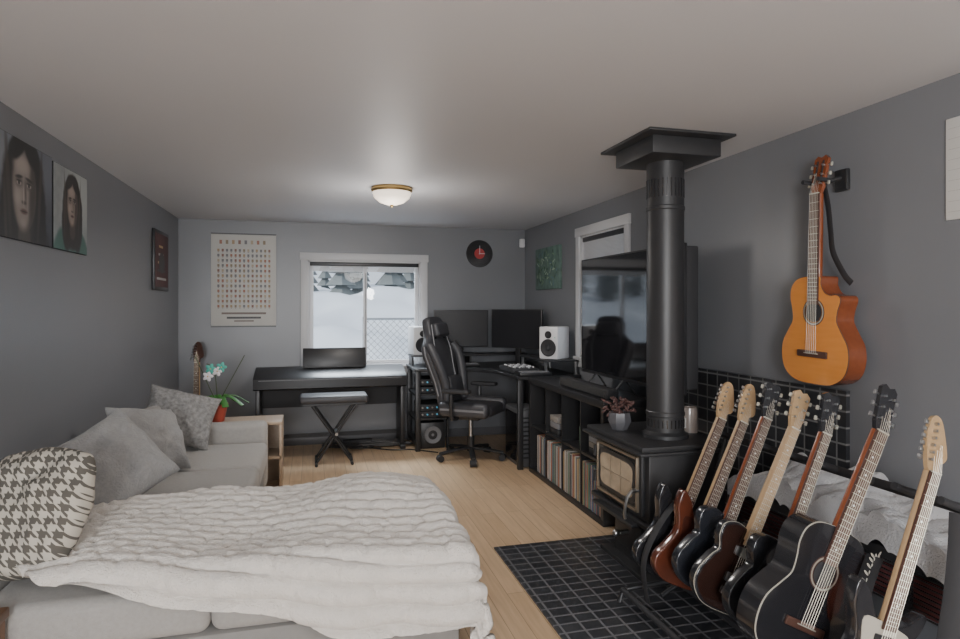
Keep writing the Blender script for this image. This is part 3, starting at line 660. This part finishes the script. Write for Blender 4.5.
def guitar(name,kind,M,mt,ms,mn,mf,mh,guard=None,cut=False,k=1.0,pins=M_bone,bind=None):
    b=B(name,M@Matrix.Scale(k,4))
    if kind=='ac':
        o=catmull(AC_cut if cut else AC_full,5); zf=.05
        b.prism(o,-.05,.047,ms); b.prism([(x*.995,y*.997+.0008) for x,y in o],.047,.05,mt); b.prism([(x*1.008,y*1.004-.001) for x,y in o],.043,.0475,bind or M_rose)
        b.lathe([(.048,0),(.062,0),(.062,.0012),(.048,.0012)],(0,.325,zf),M_rose,32); b.lathe([(.052,.0012),(.058,.0012),(.058,.0018),(.052,.0018)],(0,.325,zf),M_bone,32); b.disc((0,.325),.046,.046,M_blkm,n=28,z=zf+.0002)
        b.box((0,.135,zf+.005),(.17,.03,.010),M_rose,.003); b.box((0,.138,zf+.012),(.08,.004,.004),M_bone)
        if guard: b.prism(catmull([(.05,.28),(.06,.35),(.10,.30),(.115,.23),(.09,.19),(.06,.23)],4),zf,zf+.0015,guard)
        nb,nj,nut,br=.36,.48,.86,.138; zfb=zf+.006
    else:
        o=catmull(ST if kind in('st','tele') else LP,5); zf=.022; b.prism(o,-.022,.022,ms,bev=.006); b.prism([(x*.93,y*.95+.008) for x,y in o],.0215,.0235,mt)
        if bind: b.prism([(x*1.006,y*1.004-.001) for x,y in o],.014,.018,bind)
        if guard: b.prism(catmull([(-.02,.30),(-.10,.30),(-.085,.22),(-.07,.14),(.0,.12),(.06,.05),(.11,.06),(.10,.14),(.085,.22),(.10,.27),(.04,.29)],4),.0235,.0255,guard)
        for y in ((.13,.19,.25) if kind=='st' else (.14,.25)): b.box((0,y,.028),(.085,.022 if kind=='st' else .038,.012),M_blk if kind=='st' else M_metal,.004)
        b.box((0,.085,.030),(.075,.03,.014),M_metal,.003)
        for (x,y) in ((.09,.09),(.105,.055),(.07,.045)): b.cyl((x,y,.022),(x,y,.038),.011,M_gold if kind=='lp' else M_blk,seg=14)
        nb,nj,nut,br=.28,.30,.80,.085; zfb=.034
    wn,wb=(.026,.03) if kind=='ac' else (.021,.028)
    b.prism([(-wb,nj),(wb,nj),(wn,nut),(-wn,nut)],zfb-.028,zfb-.003,mn,bev=.008)
    b.prism([(-wb,nb),(wb,nb),(wn,nut),(-wn,nut)],zfb-.004,zfb+.002,mf)
    sc=nut-br
    for q in range(1,20 if kind=='ac' else 22):
        y=nut-sc*(1-2**(-q/12))
        if y<nb+.003: break
        b.box((0,y,zfb+.0022),(wn*2+.002,.0014,.0012),M_bone)
        if q in(3,5,7,9,15,17) and not cut: 
            y2=nut-sc*(1-2**(-(q-.5)/12)); b.cyl((0,y2,zfb+.002),(0,y2,zfb+.0027),.004,M_whitep,seg=10)
    b.box((0,nut,zfb+.003),(wn*2,.005,.008),M_bone)
    HM=T(0,nut,zfb-.005)@Rx(-10)
    if kind in('st','tele'):
        hs=[(-.021,0),(.021,0),(.024,.03),(.045,.045),(.05,.075),(.02,.165),(-.008,.185),(-.03,.17),(-.042,.12),(-.036,.05)]
        b.prism(catmull(hs,4),-.014,.0,mh,HM)
        for q in range(6):
            y=.035+q*.024; b.cyl((-.026+.002*q,y,0),(-.026+.002*q,y,.012),.005,M_metal,seg=8,M=HM); b.box((-.058+.003*q,y,-.007),(.018,.015,.007),M_metal,.003,HM)
    else:
        hs=[(-.024,0),(.024,0),(.034,.03),(.038,.16),(.022,.175),(0,.165),(-.022,.175),(-.038,.16),(-.034,.03)] if kind=='ac' else [(-.021,0),(.021,0),(.034,.04),(.042,.15),(.02,.165),(0,.155),(-.02,.165),(-.042,.15),(-.034,.04)]
        b.prism(hs,-.015,.0,mh,HM)
        if cut:
            for sx in(-1,1): b.box((sx*.016,.10,.001),(.009,.10,.003),M_blkm,.002,HM)
        for sx in(-1,1):
            for q in range(3):
                y=.045+q*.042; b.cyl((sx*.02,y,0),(sx*.02,y,.010),.005,M_metal,seg=8,M=HM); b.cyl((sx*.03,y,-.008),(sx*.05,y,-.008),.003,M_metal,seg=6,M=HM); b.box((sx*.055,y,-.008),(.012,.018,.009),pins,.003,HM)
    for q in range(6):
        f=(q-2.5)/2.5; b.tube([(f*.027,br,zfb+.006 if kind=='ac' else .037),(f*wn*.82,nut,zfb+.0075),(f*.018,nut+.05+.02*(2.5-abs(q-2.5)),zfb-.003)],.0007,M_string,4)
    return b.done()
gm=F_right((2.285,2.375,1.10))@Rz(-1.5)
guitar('classical_guitar',"ac",gm,M_spruce,M_mahog,M_mahog,M_rose,M_mahog,cut=True,k=1.02)
b=B('guitar_wall_hanger'); b.box((XR-.012,2.33,2.04),(.024,.07,.10),M_blk,.006); b.cyl((XR-.02,2.33,2.05),(2.27,2.35,2.03),.01,M_blk)
for s in(-1,1): b.tube([(2.29,2.35,2.03),(2.28,2.35+s*.045,2.03),(2.20,2.35+s*.045,2.035)],.010,M_blkm,8)
b.done()
b=B('guitar_strap'); b.tube(catmull([(2.25,2.33,2.04),(2.275,2.325,1.92),(2.275,2.31,1.80),(2.27,2.29,1.70),(2.29,2.25,1.60),(2.30,2.22,1.56)],6,False),.02,M_blkm,8,flat=(.018,.003)); b.done()
M_sb=mat('sunburst_red_top',(.10,.028,.015),.2,coat=.7,var=.7,vscale=6); M_sbe=mat('dark_burst_edge',(.030,.014,.011),.2,coat=.7)
M_navy=mat('dark_blue_finish',(.020,.022,.028),.2,coat=.7); M_bkf=mat('black_lacquer',(.019,.019,.022),.18,coat=.6); M_cream=mat('cream_guard',(.50,.47,.40),.35)
M_tort=mat('tortoise_guard',(.06,.018,.012),.25,coat=.6)
def stand(name,kind,X,Y,Z,tilt,L,mt,ms,mn,mf,mh,guard=None,yaw=0,**kw):
    a=math.radians(tilt); base=(X-L*math.sin(a),Y,Z-L*math.cos(a))
    M=T(*base)@Ry(tilt)@Rz(yaw)@F_back((0,0,0))
    return guitar(name,kind,M,mt,ms,mn,mf,mh,guard,**kw)
stand('black_electric_guitar','st',1.98,2.61,1.085,25,.985,M_bkf,M_bkf,M_maple,M_rose,M_maple,M_bkf)
stand('sunburst_electric_guitar','st',2.0,2.48,1.09,25,.985,M_sb,M_sb,M_maple,M_rose,M_maple,M_tort)
stand('dark_blue_electric_guitar','lp',2.0,2.34,1.115,24,.965,M_navy,M_navy,M_mahog,M_rose,M_bkf)
stand('dark_burst_electric_guitar','lp',2.0,2.17,1.10,26,.965,M_sbe,M_bkf,M_maple,M_maple,M_maple,bind=M_cream)
stand('black_electric_guitar','lp',2.01,2.02,1.13,23,.985,M_bkf,M_bkf,M_mahog,M_rose,M_bkf)
stand('black_acoustic_guitar','ac',2.02,1.80,1.17,27,1.035,M_bkf,M_bkf,M_mahog,M_rose,M_bkf,M_tort,pins=M_metal,bind=M_cream)
stand('black_electric_guitar','st',2.0,1.58,1.095,21,.985,M_bkf,M_bkf,M_maple,M_rose,M_maple,M_cream)
b=B('guitar_rack_stand')
y0,y1=1.42,2.72
for x,z in ((1.45,.085),(1.74,.10)): b.cyl((x,y0,z),(x,y1,z),.015,M_blkm,seg=12)
b.cyl((2.03,y0,.80),(2.03,y1,.80),.018,M_blkm,seg=12)
for y in (y0,y1):
    b.tube([(1.43,y,.03),(1.45,y,.085),(1.74,y,.10),(1.82,y,.12),(2.03,y,.80)],.012,M_blk,10); b.tube([(1.66,y,.03),(1.82,y,.12),(2.0,y,.03)],.012,M_blk,10)
for k in range(8):
    y=2.68-k*.165; b.cyl((2.03,y,.80),(1.93,y,.84),.013,M_blkm,seg=10)
b.done()
def strap(name,pts,m,w=.03,n=8):
    b=B(name); b.tube(catmull(pts,n,False),w,m,8,flat=(w,.004)); return b.done()
strap('guitar_strap',[(1.70,2.55,.56),(1.62,2.545,.54),(1.52,2.545,.42),(1.46,2.545,.28),(1.48,2.545,.10)],M_blkm,.022)
strap('guitar_strap',[(1.80,2.28,.52),(1.70,2.27,.50),(1.61,2.265,.38),(1.60,2.265,.22)],M_blkm,.02)
strap('guitar_strap',[(1.86,1.97,.55),(1.76,1.955,.55),(1.65,1.95,.44),(1.60,1.95,.30),(1.60,1.95,.18)],M_blk,.022)
b=B('leaf_pattern_strap'); sp=[(1.86,1.70,.60),(1.80,1.69,.50),(1.76,1.69,.36),(1.74,1.69,.20)]
b.tube(catmull(sp,8,False),.03,M_blkm,8,flat=(.030,.004))
for q,p in enumerate(catmull(sp,5,False)):
    for s in(-1,0,1): b.sph((p[0]+s*.014,p[1]-.0045,p[2]+.006*abs(s)),(.004,.0015,.013),M_cream,None,8,Ry(s*40))
b.done()
strap('guitar_strap',[(1.98,1.50,.80),(1.96,1.49,.68),(1.93,1.48,.55),(1.90,1.48,.40)],M_blkm)
b=B('storage_bench')
b.b2(2.06,2.35,1.25,2.72,.50,.56,M_blk,.01)
MP=mat('plaid_red',(.10,.025,.025),.8,var=.6,vscale=25)
b.b2(2.07,2.35,1.27,2.70,.36,.50,MP,.02)
for y in (1.28,1.75,2.22,2.68): b.b2(2.055,2.075,y-.015,y+.015,.013,.56,M_blk)
for x in (2.07,2.33):
    for y in (1.28,2.69): b.b2(x-.015,x+.015,y-.015,y+.015,.013,.5,M_blk)
for k in range(9): b.b2(2.05,2.056,1.3,2.68,.37+k*.018,.374+k*.018,M_blk)
b.done()
def fl(u,v):
    x=2.045+.30*v; y=1.25+1.48*u
    if v<.12: x=2.045
    e=min(u,1-u)*8; z=.61+.11*noise.noise(Vector((x*3,y*3,2)))+.05*noise.noise(Vector((x*9,y*8,4)))+.05*v
    ph=((x*.6+y)/.085+.5*noise.noise(Vector((x*5,y*5,1))))%1
    z+=.022*abs(math.sin(math.pi*ph))**.6
    z=.56+(z-.53)*min(1,e+.3)
    if v<.12: z-=(.12-v)*.9
    return (x,y,max(z,.5))
B('fleece_blanket').surf(fl,200,60,M_fur2).done()
guitar('corner_electric_guitar','st',T(-1.06,6.40,.03)@Rz(-20)@Rx(-8)@Ry(-4)@F_back((0,0,0)),M_sb,M_sbe,M_maple,M_rose,M_rose,M_cream,k=1.12)
# ---------------------------------------------------------------- lights
def area(name,loc,d,sx,sy,p,col):
    l=bpy.data.lights.new(name,'AREA'); l.shape='RECTANGLE'; l.size=sx; l.size_y=sy; l.energy=p; l.color=col
    o=bpy.data.objects.new(name,l); o.location=loc; o.rotation_euler=Vector(d).to_track_quat('-Z','Z').to_euler(); bpy.context.collection.objects.link(o)
area('front_fill_area',(-.65,YR+.1,1.45),(0,1,0),1.05,1.35,175,(.97,.985,1))  # area lamp added behind the camera as general fill
area('sky_light_back',(.55,7.75,2.75),(0,-1,-.62),1.6,.7,230,(.88,.94,1))
def lamp(name,loc,e,typ,col=(1,.94,.88)):
    l=bpy.data.lights.new(name,typ); l.energy=e; l.color=col; l.shadow_soft_size=.14
    if typ=='SPOT': l.spot_size=math.radians(172); l.spot_blend=.5
    o=bpy.data.objects.new(name,l); o.location=loc; bpy.context.collection.objects.link(o)
lamp('ceiling_bulb_spot',(.57,4.65,2.19),60,'SPOT')
lamp('ceiling_bulb_glow',(.57,4.65,1.95),12,'POINT')
lamp('added_fill_bulb',(1.25,-.9,1.75),105,'POINT',(1,.96,.92))  # fill bulb added out of view, brightens mainly the left wall
l=bpy.data.lights.new('sun','SUN'); l.energy=3.6; l.color=(1,.97,.93); l.angle=.03
o=bpy.data.objects.new('low_winter_sun',l); o.rotation_euler=Vector((1,.25,-.45)).to_track_quat('-Z','Y').to_euler(); o.location=(-5,8,6); bpy.context.collection.objects.link(o)
b=B('fill_bulb_stand'); fx,fy=1.25,-.9  # unseen stand added to hold the fill bulb
b.lathe([(0,0),(.14,0),(.14,.02),(.02,.035),(.012,.06),(.012,1.60),(0,1.60)],(fx,fy,0),M_blk,28)
b.lathe([(.02,1.60),(.035,1.62),(.035,1.66),(0,1.66)],(fx,fy,0),M_metal,20); b.done()
w=bpy.data.worlds.new('overcast_sky'); bpy.context.scene.world=w; w.use_nodes=True
bg=w.node_tree.nodes['Background']; bg.inputs[0].default_value=(.82,.89,1,1); bg.inputs[1].default_value=1.2
# ---------------------------------------------------------------- camera
cd=bpy.data.cameras.new('camera'); cam=bpy.data.objects.new('camera',cd); bpy.context.collection.objects.link(cam)
cam.location=(0,0,H); cam.rotation_euler=(math.radians(90),0,-math.atan(167/620)); cd.sensor_width=36; cd.lens=620/960*36; cd.shift_y=-12.5/960; cd.clip_start=.05
bpy.context.scene.camera=cam
